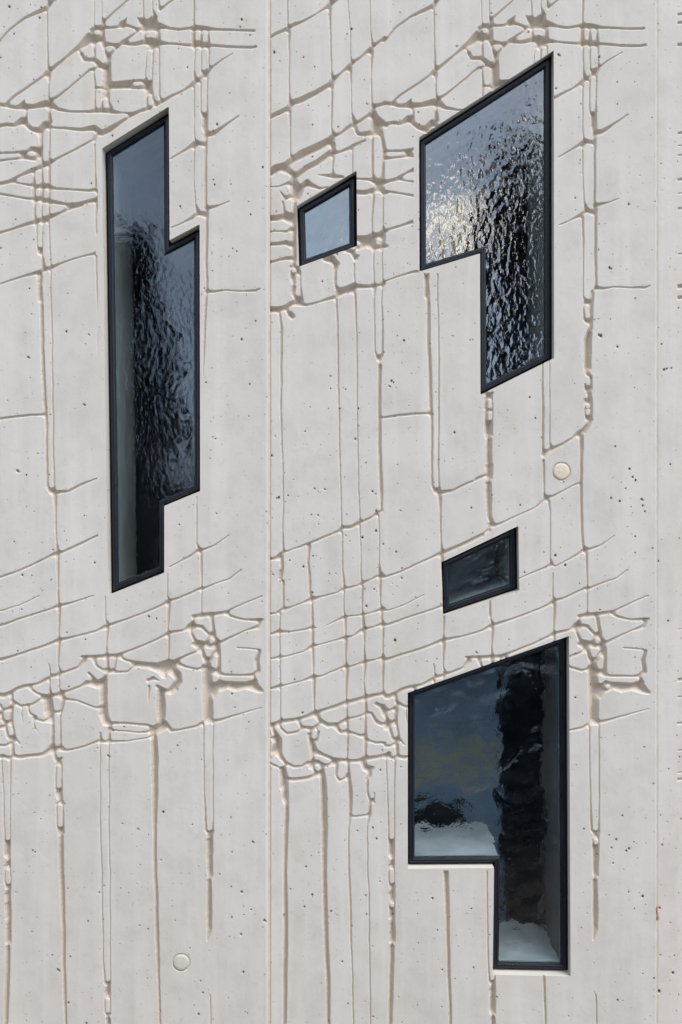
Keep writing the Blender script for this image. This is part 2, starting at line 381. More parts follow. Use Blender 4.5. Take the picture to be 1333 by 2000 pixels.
# ------------------------------------------------------------------ concrete
def concrete(name, base, warm, seed):
    m, t, out = nt(name)
    tc = N(t, 'TexCoord')
    mp = N(t, 'Mapping'); mp.inputs['Location'].default_value = (seed * 3.7, seed * 1.3, seed * 5.1)
    t.links.new(tc.outputs['Object'], mp.inputs['Vector'])
    V = mp.outputs[0]
    big = noise(t, V, 0.9, 3); mid = noise(t, V, 5.5, 4, 0.6); fine = noise(t, V, 60, 3, 0.6); grit = noise(t, V, 320, 2, 0.6)
    col = mixc(t, ramp(t, big, 0.35, 0.68), tuple(base), tuple(warm))
    col = mixc(t, ramp(t, mid, 0.44, 0.70, 0, 0.85), col, tuple(c * f for c, f in zip(base, (0.86, 0.85, 0.82))))
    col = mixc(t, ramp(t, fine, 0.3, 0.7, 0, 0.20), col, tuple(min(1, c * 1.10) for c in base))
    col = mixc(t, ramp(t, grit, 0.35, 0.7, 0, 0.14), col, tuple(c * 0.70 for c in base))
    # faint drip streaks and cloudy laitance patches
    st = N(t, 'Mapping'); st.inputs['Scale'].default_value = (9, 9, 0.7); t.links.new(V, st.inputs['Vector'])
    col = mixc(t, ramp(t, noise(t, st.outputs[0], 1.0, 4), 0.48, 0.75, 0, 0.7), col, tuple(min(1, c * 1.09) for c in base))
    col = mixc(t, ramp(t, noise(t, V, 17, 4, 0.6, 0.6), 0.60, 0.74, 0, 0.5), col, tuple(c * f for c, f in zip(base, (0.84, 0.81, 0.76))))
    # rusty-yellow and grey run marks, small and rare
    st2 = N(t, 'Mapping'); st2.inputs['Scale'].default_value = (6, 6, 1.6); st2.inputs['Location'].default_value = (3, 1, 7); t.links.new(V, st2.inputs['Vector'])
    col = mixc(t, ramp(t, noise(t, st2.outputs[0], 1.0, 5, 0.65), 0.64, 0.78, 0, 0.45), col, tuple(c * f for c, f in zip(base, (0.90, 0.84, 0.72))))
    col = mixc(t, ramp(t, noise(t, V, 1.7, 5, 0.7), 0.55, 0.72, 0, 0.55), col, tuple(c * f for c, f in zip(base, (0.88, 0.88, 0.87))))
    bumps = ramp(t, fine, 0, 1, 0, 0.25)
    bumps = math_(t, 'ADD', bumps, ramp(t, grit, 0, 1, 0, 0.10))
    # air holes of three sizes
    sep = N(t, 'SeparateXYZ'); t.links.new(V, sep.inputs[0])
    cmb = N(t, 'CombineXYZ'); t.links.new(sep.outputs[0], cmb.inputs[0]); t.links.new(sep.outputs[2], cmb.inputs[1])
    dn = N(t, 'TexNoise'); dn.inputs['Scale'].default_value = 90; dn.inputs['Detail'].default_value = 1; t.links.new(V, dn.inputs['Vector'])
    va = N(t, 'VectorMath', operation='MULTIPLY_ADD'); t.links.new(dn.outputs['Color'], va.inputs[0])
    va.inputs[1].default_value = (0.008, 0.008, 0); t.links.new(cmb.outputs[0], va.inputs[2])
    clus = noise(t, V, 2.3, 2)
    tot = None
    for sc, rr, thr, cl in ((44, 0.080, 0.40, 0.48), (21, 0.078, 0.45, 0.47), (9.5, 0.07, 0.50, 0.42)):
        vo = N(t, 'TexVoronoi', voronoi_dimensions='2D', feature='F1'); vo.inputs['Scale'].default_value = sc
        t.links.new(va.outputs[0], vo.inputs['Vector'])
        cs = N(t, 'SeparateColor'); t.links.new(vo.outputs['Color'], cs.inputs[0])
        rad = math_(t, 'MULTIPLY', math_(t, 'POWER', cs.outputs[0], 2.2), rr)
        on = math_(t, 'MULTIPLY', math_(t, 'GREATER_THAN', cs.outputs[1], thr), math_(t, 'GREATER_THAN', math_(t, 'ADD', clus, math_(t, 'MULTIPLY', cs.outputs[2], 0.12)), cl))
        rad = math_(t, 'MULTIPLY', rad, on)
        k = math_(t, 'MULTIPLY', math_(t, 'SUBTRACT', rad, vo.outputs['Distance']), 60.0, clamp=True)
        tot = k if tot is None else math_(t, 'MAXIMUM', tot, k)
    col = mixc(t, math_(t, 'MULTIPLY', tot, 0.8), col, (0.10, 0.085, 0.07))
    arm = N(t, 'Attribute', attribute_name='rim')
    rf = math_(t, 'MULTIPLY', arm.outputs['Fac'], ramp(t, noise(t, V, 3.5, 4, 0.6), 0.3, 0.6, 0.2, 1))
    col = mixc(t, math_(t, 'MULTIPLY', rf, 0.6), col, (0.63, 0.590, 0.53))
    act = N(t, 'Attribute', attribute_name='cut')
    col = mixc(t, math_(t, 'MULTIPLY', act.outputs['Fac'], 0.85), col, (0.590, 0.515, 0.425))  # tan of the groove faces, with warm bounce light painted in
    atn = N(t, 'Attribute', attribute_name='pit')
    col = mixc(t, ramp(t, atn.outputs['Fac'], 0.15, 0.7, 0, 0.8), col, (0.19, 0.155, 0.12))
    h = math_(t, 'SUBTRACT', bumps, math_(t, 'MULTIPLY', tot, 1.6))
    bp = N(t, 'Bump'); bp.inputs['Strength'].default_value = 0.55; bp.inputs['Distance'].default_value = 0.0022
    t.links.new(h, bp.inputs['Height'])
    b = N(t, 'BsdfPrincipled'); b.inputs['Roughness'].default_value = 0.86
    b.inputs['Specular IOR Level'].default_value = 0.25
    t.links.new(col, b.inputs['Base Color']); t.links.new(bp.outputs[0], b.inputs['Normal'])
    t.links.new(b.outputs[0], out.inputs[0])
    return m

def plain(name, colr, rough=0.6, spec=0.4, var=0.12, scale=30, bump=0.0):
    m, t, out = nt(name)
    tc = N(t, 'TexCoord'); n = noise(t, tc.outputs['Object'], scale, 4)
    b = N(t, 'BsdfPrincipled'); b.inputs['Roughness'].default_value = rough; b.inputs['Specular IOR Level'].default_value = spec
    t.links.new(mixc(t, ramp(t, n, 0.3, 0.7), tuple(c * (1 - var) for c in colr), tuple(min(1, c * (1 + var)) for c in colr)), b.inputs['Base Color'])
    t.links.new(ramp(t, n, 0.3, 0.7, max(0.05, rough - 0.08), rough + 0.08), b.inputs['Roughness'])
    if bump:
        bp = N(t, 'Bump'); bp.inputs['Distance'].default_value = bump; t.links.new(n, bp.inputs['Height']); t.links.new(bp.outputs[0], b.inputs['Normal'])
    t.links.new(b.outputs[0], out.inputs[0])
    return m

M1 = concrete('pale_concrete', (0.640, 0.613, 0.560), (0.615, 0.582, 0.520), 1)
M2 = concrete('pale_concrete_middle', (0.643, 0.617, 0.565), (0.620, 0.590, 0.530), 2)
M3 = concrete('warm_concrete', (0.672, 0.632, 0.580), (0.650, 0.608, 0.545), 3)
MSEAL = plain('beige_sealant', (0.70, 0.64, 0.56), 0.7, 0.3, 0.10, 25)
MPLUG1 = plain('cream_mortar', (0.70, 0.62, 0.49), 0.85, 0.2, 0.10, 90, 0.002)
MPLUG2 = plain('grey_mortar', (0.60, 0.58, 0.50), 0.85, 0.2, 0.08, 90, 0.002)
MFRAME = plain('dark_blue_grey_metal', (0.009, 0.013, 0.021), 0.33, 0.5, 0.2, 14)
MGASK = plain('black_rubber', (0.008, 0.008, 0.009), 0.6, 0.3, 0.1, 40)
MSPACE = plain('pale_blue_spacer', (0.36, 0.50, 0.56), 0.45, 0.5, 0.15, 40)
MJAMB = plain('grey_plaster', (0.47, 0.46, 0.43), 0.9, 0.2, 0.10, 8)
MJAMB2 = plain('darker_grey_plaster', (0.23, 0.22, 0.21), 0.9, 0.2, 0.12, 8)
MSILL = plain('white_sill_board', (0.80, 0.85, 0.88), 0.7, 0.3, 0.16, 9)
MROOM = plain('dark_interior', (0.30, 0.33, 0.40), 0.9, 0.2, 0.3, 1.2)
MRUST = plain('rusty_metal', (0.40, 0.23, 0.15), 0.85, 0.2, 0.3, 60, 0.002)

# ------------------------------------------------------------------ carved field
def parse(s):
    out = []
    for ln in s.strip().splitlines():
        w = 2.5; pts = []
        for tok in ln.split():
            a = tok.split(',')
            if len(a) > 2: w = float(a[2])
            pts.append((float(a[0]), float(a[1]), w))
        out.append(pts)
    return out

def l2r(p):
    x, y, w = p
    f = np.interp(y, [0, 60, 140, 570, 1050, 1212, 1350, 1937], [-6, -6, -4, -7.5, 0, 0, 3, 0])
    k = np.interp(y, [600, 1000], [0, 1])
    return (x + (753 + 0.016 * x) * (1 - k) + (749 + 0.01 * x) * k, y + f, w)

SLC, SLO, SRO = parse(LC), parse(LO), parse(RO)
SC2R = [[l2r(p) for p in s] for s in SLC]
H = 0.5

def paint(Mk, x0, y0, strokes, dx=0.0):
    ny, nx = Mk.shape
    for st in strokes:
        for (ax, ay, aw), (bx, by, bw) in zip(st[:-1], st[1:]):
            ax += dx; bx += dx
            aw = max(0.7, aw * 1.16 - 0.35); bw = max(0.7, bw * 1.16 - 0.35)
            r = max(aw, bw) + 1
            i0 = int((min(ax, bx) - r - x0) / H); i1 = int((max(ax, bx) + r - x0) / H) + 2
            j0 = int((min(ay, by) - r - y0) / H); j1 = int((max(ay, by) + r - y0) / H) + 2
            i0 = max(i0, 0); j0 = max(j0, 0); i1 = min(i1, nx); j1 = min(j1, ny)
            if i0 >= i1 or j0 >= j1: continue
            X = x0 + np.arange(i0, i1) * H; Y = (y0 + np.arange(j0, j1) * H)[:, None]
            vx, vy = bx - ax, by - ay; L = vx * vx + vy * vy + 1e-9
            tt = np.clip(((X - ax) * vx + (Y - ay) * vy) / L, 0, 1)
            d = np.hypot(X - ax - tt * vx, Y - ay - tt * vy)
            Mk[j0:j1, i0:i1] |= d < aw + (bw - aw) * tt

def edt(Mk, Rm=34):
    ny, nx = Mk.shape
    big = np.float32(Rm + 1)
    u = np.zeros((ny, nx), np.float32)
    cur = np.full(nx, big, np.float32)
    for j in range(ny):
        cur = np.where(Mk[j], np.minimum(cur + 1, big), 0); u[j] = cur
    cur = np.full(nx, big, np.float32)
    for j in range(ny - 1, -1, -1):
        cur = np.where(Mk[j], np.minimum(cur + 1, big), 0); u[j] = np.minimum(u[j], cur)
    u *= u
    out = u.copy()
    for k in range(1, Rm):
        k2 = np.float32(k * k)
        np.minimum(out[:, k:], u[:, :-k] + k2, out=out[:, k:])
        np.minimum(out[:, :-k], u[:, k:] + k2, out=out[:, :-k])
    return np.sqrt(out) * H

def blur(a):
    b = a.copy()
    b[1:-1] = (a[:-2] + a[1:-1] * 2 + a[2:]) / 4
    c = b.copy()
    c[:, 1:-1] = (b[:, :-2] + b[:, 1:-1] * 2 + b[:, 2:]) / 4
    return c

def bil(a, fx, fy):
    ny, nx = a.shape
    fx = np.clip(fx, 0, nx - 1.001); fy = np.clip(fy, 0, ny - 1.001)
    i = fx.astype(np.int32); j = fy.astype(np.int32)
    u = (fx - i).astype(np.float32); v = (fy - j).astype(np.float32)
    return (a[j, i] * (1 - u) + a[j, i + 1] * u) * (1 - v) + (a[j + 1, i] * (1 - u) + a[j + 1, i + 1] * u) * v

def noisegrid(X, Y, cell, amp):
    g = rng.standard_normal((int((2600 + 500) / cell) + 4, int(2600 / cell) + 4)).astype(np.float32) * amp
    return bil(g, (X + 300) / cell, (Y + 450) / cell)

# ------------------------------------------------------------------ openings
O1 = [(201,291),(331,209.5),(332.5,470),(391,439),(392,959),(322,988),(322,1118),(213,1162)]
O2 = [(819,268),(1082,98.5),(1083,699),(939,771),(938,495),(820,530)]
O3 = [(580,402),(697,333),(698,480),(584,521)]
O4 = [(863,1098),(1013,1027),(1015,1153),(866,1203)]
O5 = [(797,1353),(1112,1242),(1115,1907),(963,1904),(965.5,1696),(797,1697)]

def sdpoly(poly, X, Y):
    """signed distance (positive outside) and nearest boundary point"""
    best = np.full(X.shape, 1e9); nx_ = X.copy(); ny_ = Y.copy(); ins = np.zeros(X.shape, bool)
    n = len(poly)
    for k in range(n):
        ax, ay = poly[k]; bx, by = poly[(k + 1) % n]
        vx, vy = bx - ax, by - ay
        tt = np.clip(((X - ax) * vx + (Y - ay) * vy) / (vx * vx + vy * vy), 0, 1)
        qx, qy = ax + tt * vx, ay + tt * vy
        d = np.hypot(X - qx, Y - qy)
        m = d < best
        best = np.where(m, d, best); nx_ = np.where(m, qx, nx_); ny_ = np.where(m, qy, ny_)
        c = ((ay > Y) != (by > Y))
        xi = ax + (Y - ay) * vx / (vy if abs(vy) > 1e-9 else 1e-9)
        ins ^= c & (X < xi)
    return np.where(ins, -best, best), nx_, ny_

def inset(poly, o):
    n = len(poly)
    A = sum(poly[i][0] * poly[(i + 1) % n][1] - poly[(i + 1) % n][0] * poly[i][1] for i in range(n))
    s = 1 if A > 0 else -1
    out = []
    for i in range(n):
        p, q, r = poly[i - 1], poly[i], poly[(i + 1) % n]
        d1 = (q[0] - p[0], q[1] - p[1]); d2 = (r[0] - q[0], r[1] - q[1])
        l1 = math.hypot(*d1); l2 = math.hypot(*d2)
        n1 = (-d1[1] / l1 * s, d1[0] / l1 * s); n2 = (-d2[1] / l2 * s, d2[0] / l2 * s)
        k = 1 + n1[0] * n2[0] + n1[1] * n2[1]
        out.append((q[0] + (n1[0] + n2[0]) * o / k, q[1] + (n1[1] + n2[1]) * o / k))
    return out

YT, YB = -330.0, 2330.0
def lines(a, b, fa, fb, fine, coarse):
    out = [a]
    x = a
    while x < b - 1e-6:
        st = fine if fa <= x < fb else coarse
        nx = x + st
        if x < fa < nx: nx = fa
        if x < fb < nx and x >= fa: nx = fb
        x = min(nx, b); out.append(x)
    return np.array(out)

PLUGS = []
def panel(name, x0, x1, base_d, painters, openings, clears, mat, label, pits, rings=(), fine=1.05, cham=(3.2, 3.2)):
    rx0, ry0 = x0 - 4, YT - 4
    nx = int((x1 - x0 + 8) / H) + 2; ny = int((YB - YT + 8) / H) + 2
    Mk = np.zeros((ny, nx), bool)
    for strokes, dx, c0, c1 in painters:
        m = np.zeros_like(Mk); paint(m, rx0, ry0, strokes, dx)
        i0 = max(0, int((c0 - rx0) / H)); i1 = max(0, min(nx, int((c1 - rx0) / H)))
        Mk[:, i0:i1] |= m[:, i0:i1]
    for (a, b, c, d) in clears:
        Mk[int((b - ry0) / H):int((d - ry0) / H), int((a - rx0) / H):int((c - rx0) / H)] = False
    # plateau corners are rounded by the cutter: open the plateau with a small disc
    core = edt(~Mk, 10) > 3.0
    Mk = edt(~core, 10) > 3.0
    D = edt(Mk); Db = blur(blur(blur(D))); D = np.where(D > 1.6, Db, blur(D))
    def depth(X, Y, pitmask=None):
        wx = noisegrid(X, Y, 12, 0.20) + noisegrid(X, Y, 40, 0.5)
        wy = noisegrid(X, Y, 12, 0.20) + noisegrid(X, Y, 40, 0.5)
        d = bil(D, (X + wx - rx0) / H, (Y + wy - ry0) / H)
        d = np.maximum(d - 0.1, 0) * 1.65
        d = np.where(d > 14, 14 + (d - 14) * 0.5, d)
        d = d + noisegrid(X, Y, 120, 0.35) * 0.5 + noisegrid(X, Y, 30, 0.10) + noisegrid(X, Y, 6, 0.035)
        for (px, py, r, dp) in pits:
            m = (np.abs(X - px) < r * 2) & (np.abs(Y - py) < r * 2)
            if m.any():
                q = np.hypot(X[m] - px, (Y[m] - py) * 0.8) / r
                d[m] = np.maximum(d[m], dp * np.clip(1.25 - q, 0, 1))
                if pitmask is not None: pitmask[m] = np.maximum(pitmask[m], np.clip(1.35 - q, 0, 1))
        for (px, py, r) in rings:
            q = np.hypot(X - px, Y - py)
            if pitmask is not None and r > 15: pitmask[:] = np.maximum(pitmask, np.where(q > r, np.clip((r + 17 - q) / 17, 0, 1) * 0.27, 0))
            d = np.where(q < r + 6, np.maximum(d * (q > r), np.clip(2.4 - np.abs(q - r - 1.2), 0, 1.8)), d)
        d = np.maximum(d, np.maximum((cham[0] - (X - x0)) * 0.9, (cham[1] - (x1 - X)) * 0.9))
        return d
    xs = lines(x0, x1, -8 if x0 < 0 else x0, min(x1, 1341), fine, 9.0)
    ys = lines(YT, YB, -8, 2008, fine, 9.0)
    X, Y = np.meshgrid(xs, ys)
    # move vertices that lie near an opening on to its edge, drop the ones inside
    inside = np.zeros(X.shape, bool); RIM = np.zeros(X.shape, np.float32)
    for poly in openings:
        P = np.array(poly)
        sx = (xs > P[:, 0].min() - 40) & (xs < P[:, 0].max() + 40); sy = (ys > P[:, 1].min() - 40) & (ys < P[:, 1].max() + 40)
        ix = np.where(sx)[0]; iy = np.where(sy)[0]
        sl = (slice(iy[0], iy[-1] + 1), slice(ix[0], ix[-1] + 1))
        sd, qx, qy = sdpoly(poly, X[sl], Y[sl])
        RIM[sl] = np.maximum(RIM[sl], np.clip(1 - sd / 34, 0, 1))
        near = (sd > -1.0 * fine) & (sd < 0.36 * fine)
        X[sl] = np.where(near, qx, X[sl]); Y[sl] = np.where(near, qy, Y[sl])
        inside[sl] |= sd <= -1.0 * fine
    PM = np.zeros(X.shape, np.float32)
    Z = depth(X, Y, PM) + base_d
    # skirt: repeat the outer rows and columns at the back of the slab
    Z = np.pad(Z, 1, mode='edge'); PM = np.pad(PM, 1); RIM = np.pad(RIM, 1, mode='edge'); X = np.pad(X, 1, mode='edge'); Y = np.pad(Y, 1, mode='edge'); inside = np.pad(inside, 1, constant_values=False)
    Z[0] = 62; Z[-1] = 62; Z[:, 0] = 62; Z[:, -1] = 62
    ny_, nx_ = X.shape
    co = np.stack([(X - CX) * S, Z * S, (2000 - Y) * S], -1).reshape(-1, 3).astype(np.float32)
    idx = np.arange(ny_ * nx_).reshape(ny_, nx_)
    ok = ~(inside[:-1, :-1] | inside[1:, :-1] | inside[:-1, 1:] | inside[1:, 1:])
    F = np.stack([idx[1:, :-1][ok], idx[1:, 1:][ok], idx[:-1, 1:][ok], idx[:-1, :-1][ok]], -1).astype(np.int32)
    used = np.zeros(len(co), bool); used[F.ravel()] = True
    remap = np.cumsum(used) - 1
    PM = PM.ravel()[used]; RIM = RIM.ravel()[used]; CUT = np.clip((Z - base_d).ravel() * 0.5 - 0.3, 0, 1)[used]
    co = co[used]; F = remap[F].astype(np.int32)
    # the concrete returns of the openings, joined into the same slab
    ev = []; ef = []
    for poly in openings:
        pts = []
        n = len(poly)
        for k in range(n):
            (ax, ay), (bx, by) = poly[k], poly[(k + 1) % n]
            m = max(2, int(math.hypot(bx - ax, by - ay) / 1.25))
            for q in range(m): pts.append((ax + (bx - ax) * q / m, ay + (by - ay) * q / m))
        P = np.array(pts); fd = depth(P[:, 0].copy(), P[:, 1].copy()) + base_d
        b0 = len(co) + len(ev); m = len(pts)
        for (px, py), z in zip(pts, fd): ev.append(W(px, py, z)); ev.append(W(px, py, 46.5))
        for q in range(m):
            r_ = (q + 1) % m
            ef.append((b0 + 2 * q, b0 + 2 * q + 1, b0 + 2 * r_ + 1, b0 + 2 * r_))
    if ev:
        co = np.vstack([co, np.array(ev, np.float32)]); F = np.vstack([F, np.array(ef, np.int32)])
    ox, oz = ((x0 + x1) / 2 - CX) * S, -1.0
    co[:, 0] -= ox; co[:, 2] -= oz
    me = bpy.data.meshes.new(name)
    me.vertices.add(len(co)); me.vertices.foreach_set('co', co.ravel())
    me.loops.add(len(F) * 4); me.loops.foreach_set('vertex_index', F.ravel())
    me.polygons.add(len(F)); me.polygons.foreach_set('loop_start', np.arange(0, len(F) * 4, 4, dtype=np.int32))
    me.polygons.foreach_set('loop_total', np.full(len(F), 4, np.int32))
    sm = np.zeros(len(F), bool)
    me.polygons.foreach_set('use_smooth', sm)
    me.update(calc_edges=True); me.materials.append(mat)
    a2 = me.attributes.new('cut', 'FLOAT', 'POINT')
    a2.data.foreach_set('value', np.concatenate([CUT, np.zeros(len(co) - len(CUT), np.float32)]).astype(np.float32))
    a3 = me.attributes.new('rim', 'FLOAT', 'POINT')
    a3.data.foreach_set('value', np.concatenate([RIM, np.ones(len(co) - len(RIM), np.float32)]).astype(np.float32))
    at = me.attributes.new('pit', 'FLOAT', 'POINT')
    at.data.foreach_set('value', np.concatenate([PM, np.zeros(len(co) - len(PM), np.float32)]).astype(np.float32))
    o = bpy.data.objects.new(name, me); o.location = (ox, 0, oz)
    C.objects.link(o)
    tag(o, label, 'wall panel', 'precast panels of the facade')
    return o

def rnd_pits(x0, x1, n):
    out = []
    for _ in range(n):
        px = x0 + rng.random() * (x1 - x0); py = rng.random() * 2000
        r = 0.8 + 1.6 * rng.random() ** 4
        out.append((px, py, r, r * 1.6))
        if rng.random() < 0.2: out.append((px + r * 1.3, py + r * 0.8, r * 0.8, r * 1.2))
    return out

BIGL = [(20,15,3.4),(473,40,3.2),(157,149,2),(232,200,2),(350,97,1.6),(420,362,2.6),(131,648,3),(490,420,2.6),(455,487,2),(320,1585,3.5),(214,1421,3),(222,1426,3),(44,1190,2.2),(132,1235,2),(36,1271,2.2),(292,1204,3),(307,1208,2.6),(53,928,2.4),(166,1007,2),(70,1663,2.4),(103,1864,2.2),(290,1813,2.4),(274,1806,2),(372,1850,1.8),(69,1586,1.8),(380,1962,2),(430,1706,2),(491,1775,2.2),(477,1785,1.8),(476,1897,3)]
BIGR = [(536,102,3.4),(687,57,3),(593,112,2),(615,131,2),(776,656-0,1.8),(765,744,3.2),(769,747,2.4),(646,759,2),(664,798,2.6),(700,798,2.6),(596,843,2),(545,972,3.4),(563,968,2.2),(728,960,2.8),(531,890,3),(888,845,3),(708,1050,3.2),(593,1107,3),(772,1251,4),(565,1235,2.4),(731,1151,2.4),(774,1078,2.6),(834,1292+0,1.6),(1174,656,4.2),(1170,654,3),(1085,1085,3.6),(1230,916,3.2),(1236,932,3),(1242,938,3),(1242,939,2.6),(1194,973,3),(1211,979,3.2),(1256,988,2.8),(1260,999,2.6),(1202,872,2.6),(1241,1048,2.4),(1222,954,2.2),(1046,817,2.4),(1035,776,2.6),(610,1748,3),(595,1771,2.6),(555,1788,3.2),(845,1755,3),(921,1775,2.2),(971,1948,2.6),(729,1986,2.4),(1256,1751,3.6),(1204,1640,3),(1195,1656,2.6),(1224,1662,3),(1141,1619,2.4),(1216,1593,2.6),(1256,1902,2.2),(1278,1911,2.6),(688,1809-0,2),(704,1400+5,1.4)]
BIG3 = [(1298,722,3.4),(1303,720,2.6),(1312,719,2.2),(1310,907,2.4),(1293,672,2.6),(1288,1937,4.4),(1315,1901,3.6),(1318,1867,2),(1307,1502,2),(1331,1600,2)]
def bigs(L): return [(x, y, r * 0.66, r * 1.5) for x, y, r in L]

marks = [[(1325, y, w), (1331, y - 1, w), (1352, y - 1 + s, w)] for y, w, s in ((28,3,-8),(45,3,2),(88,3.5,0),(260,3,0),(284,1.5,0),(303,2,0),(352,3,0),(378,1.5,0),(408,3,-4),(497,2,0),(560,4.5,3),(582,4,0),(1230,1.5,0),(1328,3.5,0),(1362,2,0),(1413,2.5,0),(1467,1.8,0),(1510,1.8,0),(1523,3,0))]

P1 = panel('concrete_panel', -233, 524.5, -5,
    [(SLC, 0, -6, 2000), (SLO, 0, -6, 2000), (SRO, -753, -400, -3)], [O1], [(193, 300, 201, 1160), (188, 460, 201, 500)], M1,
    'pale grey concrete wall panel left of the vertical joint, with one tall stepped window', rnd_pits(0, 524, 260) + bigs(BIGL), [(355, 1878, 15)])
P2 = panel('concrete_panel', 527, 1282.3, 0,
    [(SC2R, 0, 750, 1283), (SRO, 0, 520, 1283)], [O2, O3, O4, O5],
    [(809, 280, 819, 528), (819, 480, 865, 534), (800, 1690, 966, 1701), (1115, 1300, 1117, 1900), (945, 1905, 1120, 1908), (1134, 600, 1160, 602) if False else (0+527, 2320, 530, 2321)], M2,
    'wide middle concrete wall panel carved with cracks, holding four odd-shaped windows', rnd_pits(527, 1282, 380) + bigs(BIGR), [(1097, 921, 15.5)], cham=(3.2, 1.3))
P3 = panel('concrete_panel', 1284.6, 2040, 1.0,
    [(marks, 0, 1324, 1350), (SRO, 812, 1342, 1570), (SC2R, 812, 1570, 2035)], [], [], M3,
    'warmer plain concrete wall panel at the right edge with short groove ends', rnd_pits(1285, 1340, 30) + bigs(BIG3), cham=(1.6, 3.2))

def child_origin(o, p):
    o.parent = p
    o.matrix_parent_inverse = p.matrix_basis.inverted()
    return o

# joint sealant strips
def strip(xa, xb, d, par, lab):
    mb = MB(); n = 90; v = []; f = []
    for i in range(n + 1):
        y = YT + (YB - YT) * i / n
        w = 0.12 * math.sin(i * 0.37)
        v += [W(xa, y, d), W((xa + xb) / 2 + w, y, d - 1.2), W(xb, y, d)]
    for i in range(n):
        a = 3 * i
        f += [(a + 3, a + 4, a + 1, a), (a + 4, a + 5, a + 2, a + 1)]
    o = link('joint_sealant', v, f, MSEAL, None, True)
    child_origin(o, par); o['label'] = lab
    return o
strip(523.8, 527.8, 2.5, P2, 'beige sealant in the left joint')
strip(1281.8, 1285.2, 2.2, P3, 'beige sealant in the right joint')

# round mortar plugs
def plug(px, py, r, mat, par, lab, d0):
    v = [W(px, py, d0 - 0.9)]; f = []
    rings = ((r * 0.8, -0.8), (r, -0.3), (r * 1.03, 1.8), (r * 1.10, 1.9), (r * 1.16, 0.1))
    n = 48
    for (rr, dd) in rings[:3]:
        for k in range(n):
            a = 2 * math.pi * k / n; q = rr * (1 + 0.012 * math.sin(5 * a) + 0.01 * math.sin(11 * a + 1))
            v.append(W(px + q * math.cos(a), py + q * math.sin(a), d0 + dd))
    for k in range(n): f.append((0, 1 + (k + 1) % n, 1 + k))
    for j in range(2):
        for k in range(n):
            a = 1 + j * n + k; b = 1 + j * n + (k + 1) % n
            f.append((a, b, b + n, a + n))
    o = link('plug', v, f, mat, None, True); child_origin(o, par); o['label'] = lab
    return o
plug(1097, 921, 15.5, MPLUG1, P2, 'cream round mortar plug', 0)
plug(355, 1878, 15, MPLUG2, P1, 'grey round mortar plug', -5)

# rust stain chip on the right joint
v = []; f = []
for (cx, cy, a, b) in ((1283.5, 1776, 2.2, 7), (1285.5, 1791, 3.4, 9), (1284.2, 1783, 2.2, 5)):
    n0 = len(v); v.append(W(cx, cy, -1.4))
    for k in range(12):
        t_ = 2 * math.pi * k / 12; q = 1 + 0.25 * math.sin(3 * t_ + cy)
        v.append(W(cx + a * q * math.cos(t_), cy + b * q * math.sin(t_), 1.6))
    for k in range(12): f.append((n0, n0 + 1 + (k + 1) % 12, n0 + 1 + k))
o = link('rust_patch', v, f, MRUST, None, True); child_origin(o, P3); o['label'] = 'rust coloured chip on the joint'

# ------------------------------------------------------------------ glass
def glass(name, seed, scale, stretch, dist, gl, ripple, refl, patchlo=0.35, low=0.4):
    m, t, out = nt(name)
    tc = N(t, 'TexCoord'); mp = N(t, 'Mapping'); mp.inputs['Location'].default_value = (seed, 0, seed * 2.3)
    mp.inputs['Scale'].default_value = (1, 1, stretch)
    t.links.new(tc.outputs['Object'], mp.inputs['Vector'])
    V = mp.outputs[0]
    n1 = noise(t, V, scale, 0.6, 0.4, 0.3)
    n2 = noise(t, V, scale * 2.7, 1, 0.4, 0.2)
    patch = ramp(t, noise(t, V, 2.2, 1), 0.38, 0.62, patchlo, 1.0)
    n0 = noise(t, V, scale * 0.36, 0, 0.4, 0.2)
    h = math_(t, 'ADD', math_(t, 'MULTIPLY', n1, 1.0), math_(t, 'MULTIPLY', n2, ripple))
    h = math_(t, 'ADD', h, math_(t, 'MULTIPLY', n0, low))
    h = math_(t, 'MULTIPLY', h, patch)
    # seed bubbles in the cast glass
    vo = N(t, 'TexVoronoi', feature='F1'); vo.inputs['Scale'].default_value = 75; t.links.new(V, vo.inputs['Vector'])
    cs = N(t, 'SeparateColor'); t.links.new(vo.outputs['Color'], cs.inputs[0])
    bub = math_(t, 'MULTIPLY', ramp(t, vo.outputs['Distance'], 0.0, 0.22, 1, 0), math_(t, 'GREATER_THAN', cs.outputs[0], 0.8))
    h = math_(t, 'ADD', h, math_(t, 'MULTIPLY', bub, 0.28))
    bp = N(t, 'Bump'); bp.inputs['Strength'].default_value = 1.0; bp.inputs['Distance'].default_value = dist
    t.links.new(h, bp.inputs['Height'])
    g = N(t, 'BsdfGlass'); g.inputs['Color'].default_value = (*gl, 1); g.inputs['IOR'].default_value = 1.5; g.inputs['Roughness'].default_value = 0.0
    r = N(t, 'BsdfGlossy'); r.inputs['Color'].default_value = (0.93, 0.97, 0.95, 1) if 'pale' in name else (0.93, 0.96, 1.0, 1); r.inputs['Roughness'].default_value = 0.02
    t.links.new(bp.outputs[0], g.inputs['Normal']); t.links.new(bp.outputs[0], r.inputs['Normal'])
    mx = N(t, 'MixShader'); mx.inputs[0].default_value = refl
    t.links.new(g.outputs[0], mx.inputs[1]); t.links.new(r.outputs[0], mx.inputs[2])
    t.links.new(mx.outputs[0], out.inputs[0])
    return m

